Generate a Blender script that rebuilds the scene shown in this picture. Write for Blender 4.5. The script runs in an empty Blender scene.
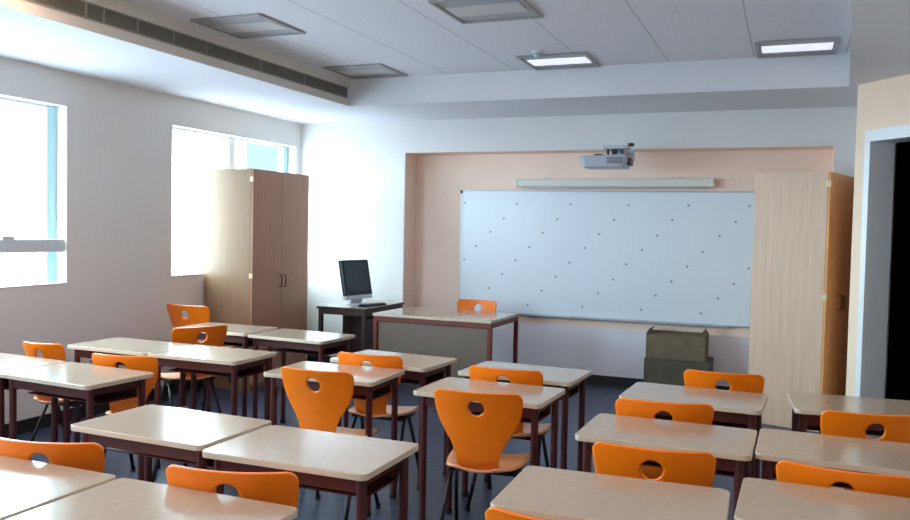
import bpy, bmesh, math, random
from mathutils import Vector, Matrix

scene = bpy.context.scene
COL = scene.collection
random.seed(4)
PI = math.pi

# ------------------------------------------------------------------ camera
YAW, PITCH, ROLL, CAM_H, FOC = -0.38478, -0.03993, 0.020958, 1.6163, 826.6
cam_data = bpy.data.cameras.new('camera')
cam = bpy.data.objects.new('camera', cam_data)
COL.objects.link(cam)
scene.camera = cam
cam_data.sensor_fit = 'HORIZONTAL'
cam_data.sensor_width = 36.0
cam_data.lens = 36.0 * FOC / 910.0
cam_data.clip_start = 0.05
fw = Vector((math.sin(YAW) * math.cos(PITCH), math.cos(YAW) * math.cos(PITCH), math.sin(PITCH)))
rt = Vector((math.cos(YAW), -math.sin(YAW), 0))
up = rt.cross(fw)
r2 = math.cos(ROLL) * rt + math.sin(ROLL) * up
u2 = -math.sin(ROLL) * rt + math.cos(ROLL) * up
cam.matrix_world = Matrix(((r2.x, u2.x, -fw.x, 0), (r2.y, u2.y, -fw.y, 0), (r2.z, u2.z, -fw.z, CAM_H), (0, 0, 0, 1)))

# ------------------------------------------------------------------ world, daylight, exposure
world = bpy.data.worlds.new('daylight')
scene.world = world
world.use_nodes = True
wn = world.node_tree
bgn = wn.nodes['Background']
SKY = 15.0
bgn.inputs[1].default_value = SKY
# bright hazy sky above, paler ground below the horizon
wtc = wn.nodes.new('ShaderNodeTexCoord')
wsp = wn.nodes.new('ShaderNodeSeparateXYZ')
wrp = wn.nodes.new('ShaderNodeValToRGB')
wmr = wn.nodes.new('ShaderNodeMapRange')
wmr.inputs['From Min'].default_value = -1.0
wn.links.new(wtc.outputs['Generated'], wsp.inputs[0])
wn.links.new(wsp.outputs['Z'], wmr.inputs['Value'])
wn.links.new(wmr.outputs[0], wrp.inputs[0])
wn.links.new(wrp.outputs[0], bgn.inputs[0])
wrp.color_ramp.elements[0].position = 0.44
wrp.color_ramp.elements[0].color = (0.26, 0.33, 0.42, 1)
wrp.color_ramp.elements[1].position = 0.51
wrp.color_ramp.elements[1].color = (0.67, 0.90, 1.0, 1)
scene.view_settings.view_transform = 'Standard'
scene.view_settings.look = 'None'
scene.view_settings.exposure = 0.8
scene.view_settings.gamma = 1.0
scene.view_settings.use_curve_mapping = False
FILL_LAMP = 11.0            # glow of the added fill lamps over the desks
FILL_LAMP_ROWS = (-0.3, 1.5, 3.27)
scene.cycles.max_bounces = 10
scene.cycles.diffuse_bounces = 6
scene.cycles.transparent_max_bounces = 12
scene.cycles.sample_clamp_indirect = 6.0
scene.cycles.use_denoising = True

# ------------------------------------------------------------------ materials
def lin(c):
    return tuple(((v / 255) / 12.92 if v / 255 <= 0.04045 else (((v / 255) + 0.055) / 1.055) ** 2.4) for v in c)

def mat(name, rgb, rough=0.5, metal=0.0, spec=0.5, var=0.0, scale=8.0, stretch=None, bump=0.0, coat=0.0):
    m = bpy.data.materials.new(name)
    m.use_nodes = True
    nt = m.node_tree
    b = nt.nodes['Principled BSDF']
    c = lin(rgb)
    b.inputs['Base Color'].default_value = (*c, 1)
    b.inputs['Roughness'].default_value = rough
    b.inputs['Metallic'].default_value = metal
    b.inputs['Specular IOR Level'].default_value = spec
    b.inputs['Coat Weight'].default_value = coat
    b.inputs['Coat Roughness'].default_value = 0.15
    if var > 0 or bump > 0:
        tc = nt.nodes.new('ShaderNodeTexCoord')
        mp = nt.nodes.new('ShaderNodeMapping')
        nt.links.new(tc.outputs['Object'], mp.inputs[0])
        if stretch:
            mp.inputs['Scale'].default_value = stretch
        nz = nt.nodes.new('ShaderNodeTexNoise')
        nz.inputs['Scale'].default_value = scale
        nz.inputs['Detail'].default_value = 5
        nt.links.new(mp.outputs[0], nz.inputs['Vector'])
        if var > 0:
            rp = nt.nodes.new('ShaderNodeValToRGB')
            rp.color_ramp.elements[0].position = 0.3
            rp.color_ramp.elements[1].position = 0.7
            rp.color_ramp.elements[0].color = (*[max(0, v * (1 - var)) for v in c], 1)
            rp.color_ramp.elements[1].color = (*[min(1, v * (1 + var)) for v in c], 1)
            nt.links.new(nz.outputs[0], rp.inputs[0])
            nt.links.new(rp.outputs[0], b.inputs['Base Color'])
        if bump > 0:
            bp = nt.nodes.new('ShaderNodeBump')
            bp.inputs['Strength'].default_value = bump
            bp.inputs['Distance'].default_value = 0.004
            nt.links.new(nz.outputs[0], bp.inputs['Height'])
            nt.links.new(bp.outputs[0], b.inputs['Normal'])
    return m

def emit(name, rgb, s):
    m = bpy.data.materials.new(name)
    m.use_nodes = True
    nt = m.node_tree
    b = nt.nodes['Principled BSDF']
    b.inputs['Base Color'].default_value = (*lin(rgb), 1)
    b.inputs['Emission Color'].default_value = (*lin(rgb), 1)
    b.inputs['Emission Strength'].default_value = s
    return m

def glass(name, tint):
    m = bpy.data.materials.new(name)
    m.use_nodes = True
    nt = m.node_tree
    nt.nodes.clear()
    out = nt.nodes.new('ShaderNodeOutputMaterial')
    tr = nt.nodes.new('ShaderNodeBsdfTransparent')
    tr.inputs[0].default_value = (*tint, 1)
    gl = nt.nodes.new('ShaderNodeBsdfGlossy')
    gl.inputs['Roughness'].default_value = 0.02
    mx = nt.nodes.new('ShaderNodeMixShader')
    mx.inputs[0].default_value = 0.03
    nt.links.new(tr.outputs[0], mx.inputs[1])
    nt.links.new(gl.outputs[0], mx.inputs[2])
    nt.links.new(mx.outputs[0], out.inputs[0])
    return m

def wood(name, rgb, rough=0.4, var=0.10):
    return mat(name, rgb, rough, var=var, scale=3.0, stretch=(9, 9, 0.7))

def tile_mat(name, rgb, px, py, ox, oy, dark, width, rough, var, vscale):
    """flat tiles with thin seams; the seams are real joints of the tiling"""
    m = mat(name, rgb, rough, var=var, scale=vscale)
    nt = m.node_tree
    b = nt.nodes['Principled BSDF']
    src = b.inputs['Base Color'].links[0].from_socket
    tc = nt.nodes.new('ShaderNodeTexCoord')
    sp = nt.nodes.new('ShaderNodeSeparateXYZ')
    nt.links.new(tc.outputs['Object'], sp.inputs[0])
    masks = []
    for ax, per, off in ((0, px, ox), (1, py, oy)):
        ad = nt.nodes.new('ShaderNodeMath'); ad.operation = 'SUBTRACT'
        ad.inputs[1].default_value = off
        nt.links.new(sp.outputs[ax], ad.inputs[0])
        pp = nt.nodes.new('ShaderNodeMath'); pp.operation = 'PINGPONG'
        pp.inputs[1].default_value = per / 2
        nt.links.new(ad.outputs[0], pp.inputs[0])
        lt = nt.nodes.new('ShaderNodeMath'); lt.operation = 'LESS_THAN'
        lt.inputs[1].default_value = width / 2
        nt.links.new(pp.outputs[0], lt.inputs[0])
        masks.append(lt)
    mm = nt.nodes.new('ShaderNodeMath'); mm.operation = 'MAXIMUM'
    nt.links.new(masks[0].outputs[0], mm.inputs[0])
    nt.links.new(masks[1].outputs[0], mm.inputs[1])
    mix = nt.nodes.new('ShaderNodeMix'); mix.data_type = 'RGBA'
    nt.links.new(mm.outputs[0], mix.inputs[0])
    nt.links.new(src, mix.inputs[6])
    mix.inputs[7].default_value = (*lin(dark), 1)
    nt.links.new(mix.outputs[2], b.inputs['Base Color'])
    return m

M = {
    'wall': mat('white_wall_paint', (232, 226, 220), 0.75, var=0.02, scale=2.0, bump=0.03),
    'white_paint': mat('white_front_paint', (234, 232, 230), 0.7, var=0.015, scale=2.0),
    'peach': mat('peach_wall_paint', (250, 224, 208), 0.7, var=0.02, scale=3.0),
    'dado': mat('pale_blue_grey_paint', (238, 234, 242), 0.6, var=0.02, scale=3.0),
    'pink': mat('pale_pink_paint', (252, 224, 198), 0.7, var=0.02, scale=3.0),
    'soffit': mat('plasterboard_white', (228, 228, 230), 0.8, var=0.01, scale=2.0),
    'ceiling': tile_mat('ceiling_tiles', (236, 234, 238), 0.67, 6.0, -0.32, 7.1, (196, 194, 196), 0.010, 0.85, 0.03, 30.0),
    'floor': tile_mat('blue_grey_vinyl_floor', (60, 66, 88), 0.6, 0.6, 0, 0, (48, 52, 70), 0.004, 0.38, 0.35, 14.0),
    'base': mat('black_baseboard', (30, 28, 30), 0.5),
    'frame_white': mat('window_frame_white', (214, 218, 222), 0.4),
    'stile': mat('bloom_teal_stile', (186, 226, 230), 0.4),  # teal of the bloom around the panes painted into the stile
    'door_white': mat('door_frame_white', (240, 242, 244), 0.35),
    'dark': mat('unlit_hall_black', (4, 4, 5), 0.9, spec=0.0),  # darkness of the unlit hallway put into the colour
    'glass': glass('clear_window_glass', (0.97, 0.99, 1.0)),
    'facade': mat('dark_teal_facade', (28, 38, 39), 0.5, var=0.05, scale=0.3),
    'facade_glass': mat('teal_facade_glass', (30, 41, 43), 0.4),
    'cabinet': wood('beech_laminate_light', (148, 118, 90), 0.42, 0.07),
    'cabinet_door': wood('beech_laminate_door', (188, 138, 110), 0.42, 0.08),
    'rcabinet': wood('beech_laminate_pale', (220, 188, 162), 0.42, 0.07),
    'rcabinet_door': wood('beech_laminate_amber_door', (238, 164, 98), 0.42, 0.10),
    'hinge': mat('pale_hinge_cap', (235, 215, 175), 0.4),
    'bronze': mat('dull_bronze', (92, 70, 56), 0.4, metal=0.6),
    'top': mat('beige_laminate', (178, 158, 138), 0.15, var=0.05, scale=30.0, spec=0.6),
    'edge': mat('pale_edge_band', (206, 188, 166), 0.4),
    'maroon': mat('maroon_painted_steel', (74, 26, 26), 0.4),
    'desk_frame': mat('red_brown_painted_steel', (112, 44, 34), 0.4),
    'panel': mat('olive_grey_panel', (114, 98, 86), 0.5, var=0.04, scale=20),
    'orange': mat('orange_shell', (250, 124, 10), 0.33, spec=0.5, var=0.03, scale=9.0),
    'seat': mat('sheen_paled_seat_shell', (226, 158, 112), 0.3, spec=0.5, var=0.04, scale=9.0),  # orange shell paled to carry the window sheen on the seats
    'steel': mat('dark_grey_steel', (58, 52, 54), 0.35, metal=0.7),
    'foot': mat('black_plastic', (22, 22, 24), 0.5),
    'grille': mat('dark_grille', (128, 122, 110), 0.6, var=0.15, scale=60),
    'grille_frame': mat('grille_frame', (160, 152, 140), 0.5),
    'plaster': mat('beige_soffit_face', (222, 212, 200), 0.8, var=0.02, scale=2.0),
    'board': mat('whiteboard_enamel', (226, 234, 244), 0.25, spec=0.5, var=0.008, scale=1.0),
    'alu': mat('aluminium', (176, 180, 188), 0.35, metal=0.6),
    'dot': mat('grey_dot', (120, 128, 146), 0.5),
    'housing': mat('white_housing', (226, 222, 214), 0.45),
    'proj': mat('silver_plastic', (176, 182, 194), 0.35),
    'proj_dark': mat('dark_plastic', (36, 38, 44), 0.35),
    'lens': mat('lens_glass', (14, 16, 24), 0.08, spec=0.8),
    'screen': mat('dark_screen', (16, 20, 26), 0.06, spec=0.7),
    'mon': mat('silver_monitor', (196, 202, 210), 0.35),
    'bezel': mat('black_bezel', (14, 15, 18), 0.2),
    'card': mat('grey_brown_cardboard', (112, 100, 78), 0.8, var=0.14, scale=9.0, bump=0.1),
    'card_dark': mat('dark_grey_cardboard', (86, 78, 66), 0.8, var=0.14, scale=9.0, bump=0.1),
    'lamp': emit('fill_lamp_diffuser', (255, 226, 200), FILL_LAMP),
    'lamp_dim': emit('lamp_diffuser_pale', (232, 234, 240), 0.45),
    'lamp_tray': mat('lamp_tray_grey', (168, 168, 174), 0.4),
    'lamp_off': mat('lamp_diffuser_unlit', (206, 204, 200), 0.5),
    'lamp_frame': mat('lamp_frame_grey', (164, 162, 160), 0.4),
    'dark_desk': mat('dark_brown_desk', (52, 32, 30), 0.4),
}

# ------------------------------------------------------------------ helpers
def add_box(bm, lo, hi, mtx=None):
    x0, y0, z0 = lo; x1, y1, z1 = hi
    vs = [bm.verts.new(p) for p in ((x0,y0,z0),(x1,y0,z0),(x1,y1,z0),(x0,y1,z0),(x0,y0,z1),(x1,y0,z1),(x1,y1,z1),(x0,y1,z1))]
    if mtx:
        for v in vs: v.co = mtx @ v.co
    for f in ((3,2,1,0),(4,5,6,7),(0,1,5,4),(1,2,6,5),(2,3,7,6),(3,0,4,7)):
        bm.faces.new([vs[i] for i in f])
    return vs

def add_tube(bm, pts, r, n=10, cap=True):
    pts = [Vector(p) for p in pts]
    rings = []
    for i, p in enumerate(pts):
        a = pts[max(i-1, 0)]; b = pts[min(i+1, len(pts)-1)]
        t = (b - a).normalized()
        s = Vector((0, 0, 1)) if abs(t.z) < 0.9 else Vector((0, 1, 0))
        e1 = t.cross(s).normalized(); e2 = t.cross(e1)
        rr = r[i] if isinstance(r, (list, tuple)) else r
        rings.append([bm.verts.new(p + rr * (math.cos(2*PI*k/n) * e1 + math.sin(2*PI*k/n) * e2)) for k in range(n)])
    for a, b in zip(rings, rings[1:]):
        for k in range(n):
            bm.faces.new((a[k], a[(k+1) % n], b[(k+1) % n], b[k]))
    if cap:
        bm.faces.new(rings[0]); bm.faces.new(rings[-1])

def add_prism(bm, pts2, z0, z1):
    lo = [bm.verts.new((x, y, z0)) for x, y in pts2]
    hi = [bm.verts.new((x, y, z1)) for x, y in pts2]
    n = len(pts2)
    bm.faces.new(lo[::-1]); bm.faces.new(hi)
    for i in range(n):
        bm.faces.new((lo[i], lo[(i+1) % n], hi[(i+1) % n], hi[i]))

def rrect(x0, y0, x1, y1, r, n=5):
    out = []
    for cx, cy, a0 in ((x1-r, y0+r, -PI/2), (x1-r, y1-r, 0), (x0+r, y1-r, PI/2), (x0+r, y0+r, PI)):
        for k in range(n+1):
            a = a0 + k * PI/2 / n
            out.append((cx + r*math.cos(a), cy + r*math.sin(a)))
    return out

def obj(name, bm, m, parent=None, bevel=0.0, smooth=False, seg=2):
    bmesh.ops.recalc_face_normals(bm, faces=bm.faces[:])
    me = bpy.data.meshes.new(name)
    bm.to_mesh(me); bm.free()
    for mm in (m if isinstance(m, (list, tuple)) else [m]):
        me.materials.append(mm)
    o = bpy.data.objects.new(name, me)
    COL.objects.link(o)
    if parent: o.parent = parent
    if smooth:
        for p in me.polygons: p.use_smooth = True
    if bevel > 0:
        b = o.modifiers.new('bevel', 'BEVEL')
        b.width = bevel; b.segments = seg; b.limit_method = 'ANGLE'; b.angle_limit = math.radians(40)
    return o

def box_obj(name, lo, hi, m, parent=None, bevel=0.0):
    bm = bmesh.new(); add_box(bm, lo, hi)
    return obj(name, bm, m, parent, bevel)

def tag(o, label, cat, group=None):
    o['label'] = label; o['category'] = cat
    if group: o['group'] = group
    return o

def struct(o):
    o['kind'] = 'structure'
    return o

def thing(name, label, cat, loc=(0, 0, 0), rz=0.0, group=None):
    o = bpy.data.objects.new(name, None)
    COL.objects.link(o)
    o.location = loc; o.rotation_euler = (0, 0, rz)
    o.empty_display_size = 0.1
    return tag(o, label, cat, group)

def dup(root, loc, rz, label, scale=(1, 1, 1)):
    r = root.copy(); COL.objects.link(r)
    r.location = loc; r.rotation_euler = (0, 0, rz); r.scale = scale
    r['label'] = label
    for ch in list(root.children):
        c = ch.copy(); COL.objects.link(c); c.parent = r
        for g in ch.children:
            d = g.copy(); COL.objects.link(d); d.parent = c
    return r

# ------------------------------------------------------------------ room shell
XL, YF, YR, ZS, ZC = -5.3, 8.25, 8.55, 2.77, 3.03
YB, XR = -1.6, 1.62
RX0, RX1, RZ = -3.96, 0.345, 2.425         # recess in the front wall
SX, SY = -4.03, 7.12                        # soffit edges
P0 = Vector((0.44, 7.08, 0)); DD = Vector((0.62, -0.785, 0)).normalized(); DN = Vector((-DD.y, DD.x, 0))
DL = (XR - P0.x) / DD.x
P1 = P0 + DD * DL
def R_edge(y): return 0.38 - 0.0544 * (7.12 - y)

struct(box_obj('floor', (XL-0.25, YB-0.1, -0.1), (2.6, YR+0.1, 0), M['floor']))
struct(box_obj('ceiling', (XL-0.25, YB-0.1, ZC), (2.6, YR+0.1, ZC+0.1), M['ceiling']))

# lowered ceiling around the edges
bm = bmesh.new(); add_box(bm, (XL, YB, ZS), (SX, YR, ZC))
struct(obj('trim_1', bm, M['soffit']))
bm = bmesh.new(); add_box(bm, (SX, SY, ZS), (R_edge(SY), YF+0.02, ZC))
struct(obj('trim_2', bm, M['soffit']))
bm = bmesh.new(); add_prism(bm, [(R_edge(YB), YB), (XR, YB), (XR, 8.27), (R_edge(SY), 8.27), (R_edge(SY), SY)], ZS, ZC)
struct(obj('trim_3', bm, M['soffit']))

# left wall with window openings
WIN = [(2.85, 4.9), (6.1, 8.15), (-0.5, 1.6)]
WZ0, WZ1, WT = 1.10, 2.50, 0.25
bm = bmesh.new()
add_box(bm, (XL-WT, YB-0.1, 0), (XL, YR+0.1, WZ0))
add_box(bm, (XL-WT, YB-0.1, WZ1), (XL, YR+0.1, ZC))
ys = sorted(WIN)
edges = [YB-0.1] + [v for w in ys for v in w] + [YR+0.1]
for i in range(0, len(edges), 2):
    add_box(bm, (XL-WT, edges[i], WZ0), (XL, edges[i+1], WZ1))
struct(obj('wall_left', bm, M['wall']))

# front wall: white beam and piers around a recess painted peach
bm = bmesh.new()
add_box(bm, (XL, YF, 0), (RX0, YR+0.1, ZS))
add_box(bm, (RX0, YF, RZ), (RX1, YR+0.1, ZC))
add_box(bm, (RX1, YF, 0), (2.6, YR+0.1, ZC))
struct(obj('wall_front', bm, M['white_paint']))
bm = bmesh.new()
add_box(bm, (RX0, YR, 0), (RX1, YR+0.1, RZ))
struct(obj('wall_recess', bm, M['peach']))
bm = bmesh.new()
add_box(bm, (RX0, YF+0.004, 0), (RX0+0.006, YR, RZ))
add_box(bm, (RX0, YF+0.004, RZ-0.006), (RX1, YR, RZ))
add_box(bm, (RX1-0.006, YF+0.004, 0), (RX1, YR, RZ))
struct(obj('trim_7', bm, M['peach']))
struct(box_obj('trim_4', (RX0+0.006, YR-0.012, 0.10), (RX1-0.006, YR, 0.60), M['dado']))
struct(box_obj('baseboard_front', (RX0+0.006, YR-0.025, 0), (RX1-0.006, YR, 0.10), M['base']))
struct(box_obj('baseboard_pier', (XL, YF-0.015, 0), (RX0, YF, 0.10), M['base']))
struct(box_obj('baseboard_left', (XL, YB, 0), (XL+0.015, YF-0.015, 0.10), M['base']))

# right side: return wall, slanted wall with the door, right wall, back wall
def slant(bm, t0, t1, n0, n1, z0, z1):
    pts = [P0 + DD*t0 + DN*n0, P0 + DD*t1 + DN*n0, P0 + DD*t1 + DN*n1, P0 + DD*t0 + DN*n1]
    add_prism(bm, [(p.x, p.y) for p in pts], z0, z1)
DT0, DT1, DZ, DEP = 0.165, 1.15, 2.325, 0.211
bm = bmesh.new()
slant(bm, 0, DT0, 0, DEP, 0, ZS)
slant(bm, DT1, DL+0.1, 0, DEP, 0, ZS)
slant(bm, DT0, DT1, 0, DEP, DZ, ZS)
struct(obj('wall_slanted', bm, M['pink']))
bm = bmesh.new(); add_prism(bm, [(P0.x, P0.y), (0.72, 8.25), (0.82, 8.25), (P0.x+0.1, P0.y+0.06)], 0, ZS)
struct(obj('wall_return', bm, M['white_paint']))
struct(box_obj('wall_right', (XR, YB-0.1, 0), (XR+0.1, P1.y+0.02, ZC), M['wall']))
struct(box_obj('wall_back', (XL, YB-0.1, 0), (XR, YB, ZC), M['wall']))
# unlit hallway behind the door, its darkness painted as near-black surfaces
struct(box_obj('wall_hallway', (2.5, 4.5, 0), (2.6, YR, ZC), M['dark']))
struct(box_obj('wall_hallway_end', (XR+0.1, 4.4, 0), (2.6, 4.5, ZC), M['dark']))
struct(box_obj('wall_hallway_front', (0.84, 8.2, 0), (2.5, 8.25, ZC), M['dark']))  # black lining over the white wall, standing in for the hall's darkness
struct(box_obj('trim_8', (1.72, 5.7, 0), (2.5, YR, 0.004), M['dark']))  # black sheet painting the hall floor as unlit
# door frame (architrave and lining)
bm = bmesh.new()
slant(bm, DT0-0.05, DT0+0.004, -0.02, 0, 0, DZ+0.085)
slant(bm, DT1-0.004, DT1+0.05, -0.02, 0, 0, DZ+0.085)
slant(bm, DT0+0.004, DT1-0.004, -0.02, 0, DZ-0.004, DZ+0.085)
slant(bm, DT0, DT0+0.004, 0, DEP, 0, DZ)
slant(bm, DT1-0.004, DT1, 0, DEP, 0, DZ)
slant(bm, DT0+0.004, DT1-0.004, 0, DEP, DZ-0.004, DZ)
struct(obj('door_1', bm, M['door_white'], bevel=0.003))

# windows
def window(idx, y0, y1, transom, mullion):
    xo, xi = XL-0.17, XL-0.108
    f = 0.05
    bm = bmesh.new()
    add_box(bm, (xo, y0, WZ0), (xi, y0+f, WZ1))
    add_box(bm, (xo, y0+f, WZ0), (xi, y1-0.09, WZ0+0.02))
    add_box(bm, (xo, y0+f, WZ1-0.02), (xi, y1-0.09, WZ1))
    if mullion:
        add_box(bm, (xo, mullion-0.05, WZ0+0.02), (xi, mullion+0.05, WZ1-0.02))
    w = struct(obj('window_%d' % idx, bm, M['frame_white'], bevel=0.004))
    box_obj('stile', (xo, y1-0.09, WZ0), (xi, y1, WZ1), M['stile'], w, 0.003)
    if transom:
        t = box_obj('transom', (XL-0.09, y0, 1.355), (XL-0.02, y1, 1.455), M['frame_white'], w, 0.006)
        bm = bmesh.new(); add_box(bm, (XL-0.06, (y0+y1)/2+0.47, 1.453), (XL-0.02, (y0+y1)/2+0.57, 1.48))
        obj('latch', bm, M['frame_white'], t)
    cuts = [(y0+f, mullion-0.05), (mullion+0.05, y1-0.09)] if mullion else [(y0+f, y1-0.09)]
    for k, (a, b) in enumerate(cuts):
        box_obj('pane', (XL-0.142, a, WZ0+0.02), (XL-0.136, b, WZ1-0.02),
                M['glass'], w)
    # sill board
    box_obj('sill', (XL-0.108, y0, WZ0-0.0), (XL+0.004, y1, WZ0+0.012), M['frame_white'], w, 0.003)
    # daylight enters here: tells the renderer where the sky is seen from
    ld = bpy.data.lights.new('window_portal', 'AREA')
    ld.shape = 'RECTANGLE'; ld.size = WZ1-WZ0; ld.size_y = y1-y0
    ld.cycles.is_portal = True
    lo = bpy.data.objects.new('window_portal', ld); COL.objects.link(lo)
    lo.location = (XL-0.24, (y0+y1)/2, (WZ0+WZ1)/2); lo.rotation_euler = (0, -PI/2, 0)
window(1, *WIN[0], True, None)
window(2, *WIN[1], False, 7.12)
window(3, *WIN[2], True, None)  # unseen window added to bring in more daylight from the left

# building across the yard, seen through the right half of the far window
t = thing('building', 'dark teal building outside, seen through the right pane of the window behind the cupboard', 'building', (-12.5, 19.6, -4))
box_obj('wall', (-1.9, 0, 0), (0, 14, 11), M['facade'], t)
for k in range(3):
    box_obj('window_band', (0, 0.6, 1.5+k*3.2), (0.04, 13.4, 3.1+k*3.2), M['facade_glass'], t)
box_obj('parapet', (-2.0, -0.1, 11), (0.1, 14.1, 11.4), M['facade'], t)

# ------------------------------------------------------------------ ceiling things
def troffer(x, y, glow, label):
    t = thing('ceiling_lamp', label, 'lamp', (x, y, ZC), 0, 'square lamps set in the ceiling tiles')
    bm = bmesh.new()
    h, w = 0.29, 0.022
    for a, b in (((-h, -h), (h, -h+w)), ((-h, h-w), (h, h)), ((-h, -h+w), (-h+w, h-w)), ((h-w, -h+w), (h, h-w))):
        add_box(bm, (a[0], a[1], -0.014), (b[0], b[1], 0.0))
    obj('frame', bm, M['lamp_frame'], t, 0.002)
    box_obj('reflector', (-h+w, -h+w, -0.003), (h-w, h-w, 0), M['lamp_tray'], t)
    box_obj('diffuser', (-h+w+0.02, -0.11, -0.011), (h-w-0.02, 0.11, -0.0035), M[glow], t)
    return t
troffer(-1.85, 6.81, 'lamp_dim', 'square ceiling lamp above the projector by the front edge')
troffer(-0.005, 6.81, 'lamp_dim', 'square ceiling lamp at the right front corner of the tiled ceiling')
troffer(-1.865, 5.07, 'lamp_off', 'square ceiling lamp cut off by the top middle of the photo')
troffer(-3.66, 6.77, 'lamp_off', 'square ceiling lamp in the left front corner beside the end of the air grille')
troffer(-3.66, 5.00, 'lamp_off', 'square ceiling lamp at top left beside the air grille')
for yy in FILL_LAMP_ROWS:  # unseen ceiling lamps added to fill the room with light
    for xx, nm in ((-3.66, 'left'), (-1.90, 'middle'), (-0.30, 'right')):
        troffer(xx, yy, 'lamp', 'added unseen fill lamp set in the ceiling over the desks')

t = thing('smoke_detector', 'small round white smoke detector on the ceiling next to the lamp', 'smoke detector', (-1.92, 6.42, ZC))
bm = bmesh.new(); add_tube(bm, [(0,0,0), (0,0,-0.012)], 0.055, 20); obj('base', bm, M['housing'], t, 0.002)
bm = bmesh.new(); add_tube(bm, [(0,0,-0.012), (0,0,-0.03), (0,0,-0.045)], [0.045, 0.042, 0.028], 20); obj('sensor_cap', bm, M['proj'], t)

# long air grille on the soffit face
t = thing('air_grille', 'long dark slotted air grille along the face of the left soffit', 'air vent', (SX, 0, 2.89))
GY0, GY1 = 2.0, 7.06
bm = bmesh.new()
add_box(bm, (0, GY0, -0.052), (0.012, GY1, -0.044)); add_box(bm, (0, GY0, 0.044), (0.012, GY1, 0.052))
add_box(bm, (0, GY1-0.008, -0.044), (0.012, GY1, 0.044)); add_box(bm, (0, GY0, -0.044), (0.012, GY0+0.008, 0.044))
obj('frame', bm, M['grille_frame'], t)
box_obj('backing', (0, GY0+0.008, -0.044), (0.003, GY1-0.008, 0.044), M['grille'], t)
bm = bmesh.new()
for k in range(7):
    z = -0.036 + k * 0.012
    add_box(bm, (0.003, GY0+0.008, z-0.0022), (0.011, GY1-0.008, z+0.0022))
obj('slats', bm, M['grille'], t)['kind'] = 'stuff'
for y in (2.6, 3.25, 3.86, 4.0, 4.29, 4.63, 4.98, 5.65, 6.3):
    box_obj('divider', (0.003, y-0.006, -0.044), (0.0125, y+0.006, 0.044), M['grille_frame'], t)
# beige face of the left soffit
struct(box_obj('trim_5', (SX, YB, ZS), (SX+0.004, SY, 2.838), M['plaster']))
struct(box_obj('trim_6', (SX, YB, 2.942), (SX+0.004, SY, ZC), M['plaster']))

# ------------------------------------------------------------------ front wall things
# whiteboard
WX0, WX1, Z0, Z1 = -3.395, -0.33, 0.693, 2.02
t = thing('whiteboard', 'wide whiteboard with rows of small grey dots on the peach wall', 'whiteboard', ((WX0+WX1)/2, YR, Z0))
W, H = WX1-WX0, Z1-Z0
box_obj('board_panel', (-W/2+0.012, -0.028, 0.012), (W/2-0.012, -0.006, H-0.012), M['board'], t)
bm = bmesh.new()
add_box(bm, (-W/2, -0.034, 0), (W/2, 0, 0.012)); add_box(bm, (-W/2, -0.034, H-0.012), (W/2, 0, H))
add_box(bm, (-W/2, -0.034, 0.012), (-W/2+0.012, 0, H-0.012)); add_box(bm, (W/2-0.012, -0.034, 0.012), (W/2, 0, H-0.012))
obj('frame', bm, M['alu'], t, 0.002)
box_obj('pen_tray', (-W/2+0.2, -0.075, -0.012), (W/2-0.2, -0.034, 0.004), M['alu'], t, 0.004)
def on_board(px, py):   # crop pixel -> board plane
    u, v = 440 + px/2.475, 130 + py/2.475
    d = fw + (u-455)/FOC*r2 - (v-260)/FOC*u2
    s = (YR-0.028)/d.y
    return d.x*s - (WX0+WX1)/2, CAM_H + d.z*s - Z0
dots = [(190,183),(323,184),(467,186),(615,187),(766,188),(158,219),(290,221),(431,222),(575,223),(732,227),(125,252),(254,254),
        (394,258),(537,261),(692,263),(90,287),(221,290),(359,292),(500,297),(650,302),(187,323),(320,328),(461,332),(612,338),
        (764,343),(154,357),(286,363),(428,370),(573,375),(727,381),(121,391),(251,398),(391,404),(534,410),(688,417),(217,432),
        (352,438),(498,445),(646,454),(62,180),(60,320)]
bm = bmesh.new(); add_tube(bm, [(0, 0, 0), (0, -0.0015, 0)], 0.011, 10)
dot0 = obj('dot', bm, M['dot'], t)
for k, p in enumerate(dots):
    d = dot0 if k == 0 else dot0.copy()
    if k: COL.objects.link(d)
    x, z = on_board(*p); d.parent = t; d.location = (x, -0.028, z)
bm = bmesh.new(); add_box(bm, (-W/2-0.006, -0.04, H-0.03), (-W/2+0.022, -0.034, H+0.006)); obj('corner_cap', bm, M['foot'], t, 0.002)

# projection screen case
t = thing('screen_case', 'long white roller screen case mounted above the whiteboard', 'projection screen', (-1.73, YR, 2.105))
L = 0.99
bm = bmesh.new(); add_prism(bm, rrect(-0.09, -0.045, -0.012, 0.04, 0.016), -L, L)
for v in bm.verts: v.co = Vector((v.co.z, v.co.x, v.co.y))
obj('case', bm, M['housing'], t, 0.002)
for s in (-1, 1):
    bm = bmesh.new(); add_box(bm, (s*L-0.03 if s < 0 else s*L, -0.094, -0.048), (s*L if s < 0 else s*L+0.03, -0.008, 0.044)); obj('end_cap', bm, M['housing'], t, 0.008)
    box_obj('bracket', (s*0.7-0.03, -0.012, -0.03), (s*0.7+0.03, 0, 0.05), M['alu'], t)
box_obj('bottom_bar', (-L+0.03, -0.06, -0.057), (L-0.03, -0.04, -0.045), M['alu'], t, 0.003)

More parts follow.
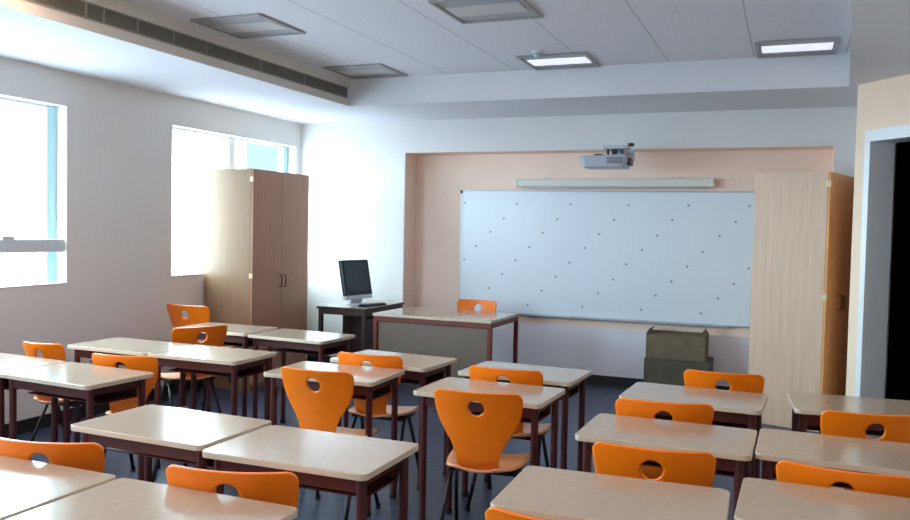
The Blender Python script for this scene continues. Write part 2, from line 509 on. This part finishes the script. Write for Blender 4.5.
# short throw projector on a wall arm
t = thing('projector', 'silver projector hanging from a wall arm above the whiteboard', 'projector', (-1.62, 7.75, 2.27))
bm = bmesh.new(); add_prism(bm, rrect(-0.235, -0.16, 0.22, 0.16, 0.05), -0.075, 0.045)
for v in bm.verts:
    if v.co.z < 0: v.co.x *= 0.86; v.co.y *= 0.92
    if v.co.x < -0.1 and v.co.z > 0: v.co.z -= 0.012
body = obj('body', bm, M['proj'], t, 0.012, seg=3)
bm = bmesh.new(); add_tube(bm, [(-0.08, 0.0, 0.043), (-0.08, 0.0, 0.058)], 0.045, 18); obj('lens', bm, M['lens'], t, 0.003)
box_obj('vent', (0.02, -0.1615, -0.045), (0.19, -0.153, 0.02), M['proj'], t, 0.002)
bm = bmesh.new()
for k in range(5): add_box(bm, (0.03, -0.166, -0.038+k*0.012), (0.18, -0.1615, -0.033+k*0.012))
obj('vent_slats', bm, M['proj_dark'], t)
box_obj('side_port', (0.2, -0.06, -0.05), (0.226, 0.1, 0.02), M['proj_dark'], t, 0.004)
box_obj('mount_plate', (-0.02, -0.11, 0.098), (0.2, 0.12, 0.13), M['mon'], t, 0.006)
for px, py, pr in ((0.07, 0, 0.028), (0.02, -0.06, 0.012), (0.15, -0.06, 0.012)):
    bm = bmesh.new(); add_tube(bm, [(px, py, 0.045), (px, py, 0.1)], pr, 14); obj('mount_post', bm, M['proj_dark'], t)
box_obj('arm', (0.05, 0.1, 0.085), (0.12, 0.495, 0.122), M['alu'], t, 0.006)
box_obj('arm_tip', (0.2, -0.05, 0.125), (0.25, 0.0, 0.155), M['proj_dark'], t, 0.006)
box_obj('wall_plate', (0.0, 0.488, 0.035), (0.17, 0.5, 0.155), M['mon'], t, 0.003)

# ------------------------------------------------------------------ cabinets
def cabinet(t, w, d, h, mb, md):
    """doors on the +x side; side panel faces -y; origin at the near door corner"""
    bm = bmesh.new()
    add_box(bm, (-d, 0, 0), (-0.02, 0.019, h)); add_box(bm, (-d, w-0.019, 0), (-0.02, w, h))
    add_box(bm, (-d, 0.019, h-0.02), (-0.02, w-0.019, h)); add_box(bm, (-d, 0.019, 0.06), (-0.02, w-0.019, 0.08))
    add_box(bm, (-d, 0.019, 0.08), (-d+0.01, w-0.019, h-0.02)); add_box(bm, (-0.05, 0.019, 0), (-0.035, w-0.019, 0.06))
    obj('carcass', bm, mb, t, 0.001)
    for k, (a, b) in enumerate(((0.002, w/2-0.002), (w/2+0.002, w-0.002))):
        dr = box_obj('door', (-0.019, a, 0.062), (0, b, h-0.003), md, t, 0.0015)
        hy = b-0.035 if k == 0 else a+0.035
        bm = bmesh.new()
        add_tube(bm, [(0, hy, 0.98), (0.028, hy, 0.985), (0.028, hy, 1.095), (0, hy, 1.10)], 0.006, 8)
        obj('handle', bm, M['bronze'], dr)
        for hz in (h-0.10, h*0.52, 0.2):
            yy = a if k == 0 else b
            bm = bmesh.new()
            if k == 0: add_box(bm, (-0.034, -0.006, hz-0.024), (0.004, 0.012, hz+0.024))
            else: add_box(bm, (-0.034, w-0.012, hz-0.024), (0.004, w+0.006, hz+0.024))
            obj('hinge', bm, M['hinge'], dr, 0.003)
t = thing('cupboard', 'tall wooden cupboard with two doors standing under the windows on the left', 'cupboard', (-4.73, 6.55, 0))
cabinet(t, 0.98, 0.555, 2.13, M['cabinet'], M['cabinet_door'])
t = thing('cupboard', 'tall pale wooden cupboard turned sideways right of the whiteboard by the door', 'cupboard', (0.285, 7.33, 0), -math.radians(16))
cabinet(t, 0.88, 0.605, 2.13, M['rcabinet'], M['rcabinet_door'])

# ------------------------------------------------------------------ teacher's desks
def top_slab(name, x0, y0, x1, y1, z, th, r, parent, m=None):
    bm = bmesh.new(); add_prism(bm, rrect(x0, y0, x1, y1, r), z-th, z)
    bmesh.ops.recalc_face_normals(bm, faces=bm.faces[:])
    for f in bm.faces:
        if abs(f.normal.z) < 0.5: f.material_index = 1
    return obj(name, bm, m or [M['top'], M['edge']], parent, 0.003)

t = thing('teacher_desk', 'teacher desk with grey front panel and red-brown legs', 'desk', (-3.07, 7.41, 0), -math.radians(0.6)); t.scale = (1, 1, 1.035)
top_slab('desktop', -0.61, -0.40, 0.605, 0.385, 0.75, 0.025, 0.01, t)
bm = bmesh.new()
for a, b in (((-0.60, -0.39), (0.60, -0.36)), ((-0.60, 0.36), (0.60, 0.39)), ((-0.60, -0.36), (-0.57, 0.36)), ((0.57, -0.36), (0.60, 0.36))):
    add_box(bm, (a[0], a[1], 0.68), (b[0], b[1], 0.725))
obj('rail', bm, M['desk_frame'], t, 0.003)
for sx in (-1, 1):
    for sy in (-1, 1):
        l = box_obj('leg', (sx*0.583-0.02, sy*0.373-0.02, 0.02), (sx*0.583+0.02, sy*0.373+0.02, 0.68), M['desk_frame'], t, 0.004)
        box_obj('foot_cap', (sx*0.583-0.022, sy*0.373-0.022, 0), (sx*0.583+0.022, sy*0.373+0.022, 0.022), M['foot'], l, 0.002)
box_obj('front_panel', (-0.563, -0.37, 0.22), (0.563, -0.352, 0.68), M['panel'], t, 0.002)

t = thing('computer_desk', 'dark-legged desk carrying the computer beside the teacher desk', 'desk', (-4.19, 7.74, 0))
top_slab('desktop', -0.285, -0.45, 0.285, 0.45, 0.78, 0.025, 0.01, t, [M['top'], M['dark_desk']])
bm = bmesh.new()
add_box(bm, (-0.27, -0.43, 0.70), (0.27, -0.41, 0.755)); add_box(bm, (-0.27, 0.41, 0.70), (0.27, 0.43, 0.755))
add_box(bm, (-0.27, -0.41, 0.70), (-0.25, 0.41, 0.755)); add_box(bm, (0.25, -0.41, 0.70), (0.27, 0.41, 0.755))
obj('rail', bm, M['dark_desk'], t, 0.002)
for sx in (-1, 1):
    for sy in (-1, 1):
        box_obj('leg', (sx*0.25-0.02, sy*0.41-0.02, 0), (sx*0.25+0.02, sy*0.41+0.02, 0.70), M['dark_desk'], t, 0.003)
box_obj('back_panel', (-0.23, 0.0, 0.15), (0.23, 0.018, 0.69), M['dark_desk'], t)
box_obj('side_panel', (0.242, -0.39, 0.12), (0.258, 0.39, 0.66), M['dark_desk'], t)

# all-in-one computer
t = thing('computer', 'silver all-in-one computer with a dark screen on the small desk', 'computer', (-4.20, 7.72, 0.78), math.radians(76))
bm = bmesh.new(); add_prism(bm, rrect(-0.125, -0.10, 0.125, 0.09, 0.03), 0, 0.012); obj('foot', bm, M['mon'], t, 0.003)
bm = bmesh.new()
pts = [(-0.09, 0.075, 0.012), (-0.09, 0.06, 0.2)]
add_box(bm, (-0.09, 0.05, 0.012), (0.09, 0.075, 0.24)); obj('stand', bm, M['mon'], t, 0.004)
mt = Matrix.Translation((0, 0.03, 0.05)) @ Matrix.Rotation(math.radians(-12), 4, 'X')
def tbox(name, lo, hi, m, par, bev=0.0):
    bm = bmesh.new(); add_box(bm, lo, hi, mt); return obj(name, bm, m, par, bev)
dsp = tbox('display', (-0.21, -0.022, 0.04), (0.21, 0.016, 0.42), M['bezel'], t, 0.008)
tbox('chin', (-0.208, -0.022, 0.0), (0.208, 0.016, 0.045), M['mon'], dsp, 0.006)
tbox('bezel', (-0.206, -0.027, 0.05), (0.206, -0.021, 0.416), M['bezel'], dsp, 0.002)
tbox('screen', (-0.178, -0.0292, 0.088), (0.178, -0.0265, 0.392), M['screen'], dsp)

t = thing('keyboard', 'dark keyboard lying in front of the computer screen', 'keyboard', (-4.01, 7.64, 0.78), math.radians(78))
box_obj('case', (-0.17, -0.05, 0), (0.17, 0.05, 0.016), M['bezel'], t, 0.004)
bm = bmesh.new()
for i in range(14):
    for j in range(4): add_box(bm, (-0.16+i*0.023, -0.042+j*0.021, 0.016), (-0.141+i*0.023, -0.025+j*0.021, 0.021))
obj('keys', bm, M['proj_dark'], t)['kind'] = 'stuff'

# ------------------------------------------------------------------ cardboard boxes
def carton(t, w, d, h, m, open_top):
    bm = bmesh.new()
    q = 0.006
    add_box(bm, (-w/2, -d/2, 0), (w/2, d/2, q))
    add_box(bm, (-w/2, -d/2, q), (w/2, -d/2+q, h)); add_box(bm, (-w/2, d/2-q, q), (w/2, d/2, h))
    add_box(bm, (-w/2, -d/2+q, q), (-w/2+q, d/2-q, h)); add_box(bm, (w/2-q, -d/2+q, q), (w/2, d/2-q, h))
    obj('carton_body', bm, m, t, 0.002)
    if open_top:
        for s in (-1, 1):
            bm = bmesh.new()
            vs = [bm.verts.new(p) for p in ((s*w/2, -d/2, h), (s*w/2, d/2, h), (s*(w/2-0.03), d/2-0.02, h+0.045), (s*(w/2-0.03), -d/2+0.02, h+0.045))]
            bm.faces.new(vs)
            f = obj('flap', bm, m, t); sd = f.modifiers.new('thick', 'SOLIDIFY'); sd.thickness = 0.005
        bm = bmesh.new(); add_box(bm, (-w/2+q, -d/2+q, h-0.03), (w/2-q, d/2-q, h-0.022)); obj('flap', bm, m, t)
    else:
        bm = bmesh.new(); add_box(bm, (-w/2+q, -d/2+q, h-0.008), (w/2-q, d/2-q, h-0.002)); obj('flap', bm, m, t)
t = thing('cardboard_box', 'lower and wider grey-brown box on the floor under the whiteboard', 'box', (-0.965, 8.26, 0), 0, 'stacked boxes')
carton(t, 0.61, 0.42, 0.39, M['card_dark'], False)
t = thing('cardboard_box', 'upper open box on top of another below the whiteboard', 'box', (-0.985, 8.26, 0.39), 0, 'stacked boxes')
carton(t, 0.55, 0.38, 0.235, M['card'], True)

# ------------------------------------------------------------------ pupil tables
TW, TD, TH = 0.70, 0.466, 0.76
def make_table():
    t = thing('school_desk', '', 'desk', (0, 0, 0), 0, 'single school desks')
    top_slab('desktop', 0, 0, TW, TD, TH, 0.024, 0.03, t)
    bm = bmesh.new()
    i0, i1 = 0.045, 0.02
    add_box(bm, (i0, 0.05, 0.675), (TW-i0, 0.072, 0.735)); add_box(bm, (i0, TD-0.072, 0.675), (TW-i0, TD-0.05, 0.735))
    add_box(bm, (i0, 0.072, 0.69), (i0+i1, TD-0.072, 0.735)); add_box(bm, (TW-i0-i1, 0.072, 0.69), (TW-i0, TD-0.072, 0.735))
    obj('frame_rail', bm, M['maroon'], t, 0.002)
    bm = bmesh.new(); add_box(bm, (i0+i1, 0.14, 0.63), (TW-i0-i1, TD-0.08, 0.636)); add_box(bm, (i0+i1, TD-0.08, 0.63), (TW-i0-i1, TD-0.074, 0.69))
    obj('book_shelf', bm, M['maroon'], t)
    for x in (i0, TW-i0):
        for y in (0.06, TD-0.06):
            bm = bmesh.new(); add_tube(bm, [(x, y, 0.02), (x, y, 0.735)], 0.019, 12)
            l = obj('leg', bm, M['maroon'], t, smooth=False)
            bm = bmesh.new(); add_tube(bm, [(x, y, 0), (x, y, 0.024)], 0.022, 12); obj('foot_cap', bm, M['foot'], l)
    return t
tables = [ # x, y, deg, label
    (-2.76, 2.56, -1.7, 'school desk with a bright window reflection, left of a pair in the left foreground'),
    (-2.02, 2.48, 0.3, 'school desk at right of the left foreground pair, free corner towards the middle aisle'),
    (-2.76, 1.66, 0.0, 'nearest school desk in the bottom left corner of the photo'),
    (-2.04, 1.65, 0.0, 'nearest school desk at bottom left, just right of the corner desk'),
    (-4.02, 3.25, -4.1, 'school desk at the left edge with an orange chair back showing past its right side'),
    (-4.73, 3.30, -4.1, 'school desk cut by the left edge of the photo below the large window'),
    (-3.84, 5.25, -3.9, 'school desk directly in front of the left cupboard and the computer desk'),
    (-4.57, 5.27, 1.1, 'school desk in front of the left cupboard, partly hidden by a tilted orange chair'),
    (-2.78, 3.95, 2.0, 'school desk in the middle left with an orange chair tucked in front of it'),
    (-2.71, 4.57, -4.2, 'school desk just before the teacher desk'),
    (-1.80, 3.88, -1.6, 'centre school desk with the whole orange chair in front of it'),
    (-1.81, 4.53, -2.8, 'school desk in the middle column nearest the whiteboard wall'),
    (-0.84, 2.39, 2.0, 'school desk in the right foreground at the bottom centre'),
    (-0.13, 2.59, -0.7, 'school desk in the bottom right corner of the photo'),
    (-0.81, 3.36, -0.8, 'school desk right of the middle aisle between two orange chair backs'),
    (-0.10, 3.40, -0.7, 'school desk at the right edge in second row between two orange chairs'),
    (-0.80, 4.26, -2.6, 'school desk in front of the cardboard boxes on the right'),
    (0.05, 4.36, 5.0, 'school desk at the right edge below the door'),
    (-4.54, 4.19, -0.8, 'left desk of a pair by the window wall, its outer corner over the chair backs'),
    (-3.835, 4.18, -0.8, 'right desk of the pair by the window wall, with a bright reflection'),
]
proto = make_table()
for i, (x, y, a, lb) in enumerate(tables):
    if i == 0:
        proto.location = (x, y, 0); proto.rotation_euler = (0, 0, math.radians(a)); proto['label'] = lb
    else:
        dup(proto, (x, y, 0), math.radians(a), lb)

# ------------------------------------------------------------------ chairs
def back_y(x, z):
    k = (z-0.44)/0.40
    y = -0.165 - 0.065*k + 0.02*math.sin(PI*min(max(k, 0), 1))
    if z < 0.50: y += (0.50-z)**2 * 14
    return y + 1.05 * x*x

def make_chair():
    t = thing('school_chair', '', 'chair', (0, 0, 0), 0, 'orange school chairs')
    prof = [(0.437, 0.105), (0.48, 0.102), (0.53, 0.109), (0.58, 0.131), (0.63, 0.163), (0.675, 0.190), (0.72, 0.206), (0.77, 0.214), (0.808, 0.217)]
    def hw(z):
        if z >= 0.808: return 0.185 + math.sqrt(max(0.0, 0.032**2 - (z-0.808)**2))
        for (z0, w0), (z1, w1) in zip(prof, prof[1:]):
            if z <= z1:
                k = (z-z0)/(z1-z0); k = k*k*(3-2*k)*0.35 + k*0.65
                return w0 + (w1-w0)*k
    HZ, HR = 0.762, 0.040
    NU, NV = 48, 44
    zs = [0.437 + (0.808-0.437)*i/NV for i in range(NV+1)] + [0.808 + 0.032*math.sin(PI/2*k/5) for k in range(1, 6)]
    bm = bmesh.new()
    g = [[bm.verts.new((hw(z)*(-1+2*j/NU), 0, z)) for j in range(NU+1)] for z in zs]
    inside = set()
    for a, b in zip(g, g[1:]):
        for j in range(NU):
            q = (a[j], a[j+1], b[j+1], b[j])
            cx = sum(v.co.x for v in q)/4; cz = sum(v.co.z for v in q)/4
            if math.hypot(cx, cz-HZ) < HR: inside.update(q)
            else: bm.faces.new(q)
    for v in list(bm.verts):
        if not v.link_faces: bm.verts.remove(v)
        elif v in inside:
            k = HR/max(1e-6, math.hypot(v.co.x, v.co.z-HZ))
            v.co.x *= k; v.co.z = HZ + (v.co.z-HZ)*k
    for v in bm.verts: v.co.y = back_y(v.co.x, v.co.z)
    o = obj('backrest', bm, M['orange'], t, smooth=True)
    sd = o.modifiers.new('thick', 'SOLIDIFY'); sd.thickness = 0.012; sd.offset = 0
    # seat: dished shell with a rounded front lip
    bm = bmesh.new()
    NU, NV = 14, 14
    grid = []
    for i in range(NV+1):
        v = i/NV
        y = -0.17 + 0.40*v
        hw = 0.155 + 0.05*math.sin(PI*min(v*1.1, 1)*0.6)
        if v < 0.15: hw *= 0.62 + 0.38*math.sqrt(max(0, 1-((0.15-v)/0.15)**2))
        if v > 0.82: hw *= 0.72 + 0.28*math.sqrt(max(0, 1-((v-0.82)/0.18)**2))
        row = []
        for j in range(NU+1):
            s = -1 + 2*j/NU
            z = 0.447 + 0.018*abs(s)**2.2 - 0.016*math.sin(PI*v) - (0.03*((v-0.82)/0.18)**2 if v > 0.82 else 0)
            row.append(bm.verts.new((s*hw, y, z)))
        grid.append(row)
    for a, b in zip(grid, grid[1:]):
        for j in range(NU): bm.faces.new((a[j], a[j+1], b[j+1], b[j]))
    o = obj('seat', bm, M['seat'], t, smooth=True)
    sd = o.modifiers.new('thick', 'SOLIDIFY'); sd.thickness = 0.014; sd.offset = 0
    # underframe
    bm = bmesh.new()
    add_tube(bm, [(-0.165, 0.05, 0.405), (0.165, 0.05, 0.405)], 0.011, 10)
    for s in (-1, 1): add_tube(bm, [(s*0.165, -0.06, 0.415), (s*0.165, 0.14, 0.415)], 0.011, 10)
    add_tube(bm, [(-0.165, -0.04, 0.412), (0.165, -0.04, 0.412)], 0.011, 10)
    obj('seat_frame', bm, M['steel'], t, smooth=True)
    for s in (-1, 1):
        for y0, y1 in ((0.06, 0.20), (0.0, -0.21)):
            bm = bmesh.new()
            add_tube(bm, [(s*0.165, y0, 0.42), (s*0.18, y0+(y1-y0)*0.45, 0.24), (s*0.195, y1, 0.012)], 0.0115, 10)
            l = obj('leg', bm, M['steel'], t, smooth=True)
            bm = bmesh.new(); add_tube(bm, [(s*0.1955, y1, 0), (s*0.195, y1, 0.026)], 0.015, 10); obj('foot_cap', bm, M['foot'], l)
    return t
# centre of the backrest's top edge x, y, turn in degrees, label, scale
chairs = [
    (-2.454, 2.172, 13.9, 'orange chair at the left edge behind the nearest corner desk', (1.009, 1.009, 0.98)),
    (-1.639, 2.165, 14, 'orange chair in the left foreground behind the nearest desk pair', (1.026, 1.026, 0.986)),
    (-2.317, 3.776, 1.7, 'orange chair left of centre with its whole back and round hole showing', (1.006, 1.006, 1.005)),
    (-1.355, 3.664, 6.3, 'orange chair in the centre of the photo seen whole from behind', (1, 1, 0.997)),
    (-2.363, 4.465, 2.5, 'orange chair between two desks in front of the teacher desk panel', (1.004, 1.004, 0.989)),
    (-1.464, 4.395, 1.9, 'orange chair behind the centre desk, before the desk nearest the whiteboard', (1, 1, 0.987)),
    (-0.433, 3.004, 3.9, 'orange chair in the right foreground, hole partly seen above the nearest desk', (1, 1, 1)),
    (0.195, 3.1, -3.8, 'orange chair in the lower right corner of the photo', (0.99, 0.99, 0.974)),
    (-0.514, 3.875, 7, 'orange chair on the right, middle one of three in a line before the boxes', (1.013, 1.013, 0.994)),
    (0.371, 4.05, 12.1, 'orange chair at the right edge below the door', (1.01, 1.01, 0.996)),
    (-0.323, 4.857, 1.3, 'orange chair in front of the cardboard boxes and right cupboard', (0.994, 0.994, 0.991)),
    (-4.385, 3.86, 4, 'orange chair nearest the window wall at far left, only its upper back showing', (0.74, 1, 0.985)),
    (-3.625, 3.765, 8.9, 'orange chair behind the left edge desk, back seen above and below its top', (1.007, 1.007, 0.979)),
    (-4.95, 5.90, -2, 'orange chair by the window wall just left of the tall cupboard', (1.1, 1.04, 1.04)),
    (-4.03, 4.96, 64, 'orange chair turned sideways beyond the window desk pair', 1),
    (-0.55, 2.15, 0, 'orange chair whose top edge just shows at the bottom before the right foreground desk', 1),
    (-2.98, 8.0, 180, 'orange chair behind the teacher desk facing the class', (1, 1, 1.03)),
]
proto = make_chair()
for i, (x, y, a, lb, s) in enumerate(chairs):
    A = math.radians(a)
    off = Matrix.Rotation(A, 3, 'Z') @ Vector((0, 0.19, 0))
    loc = (x+off.x, y+off.y, 0)
    s = (s, s, s) if isinstance(s, (int, float)) else s
    if i == 0:
        proto.location = loc; proto.rotation_euler = (0, 0, A); proto['label'] = lb; proto.scale = s
    else:
        dup(proto, loc, A, lb, s)
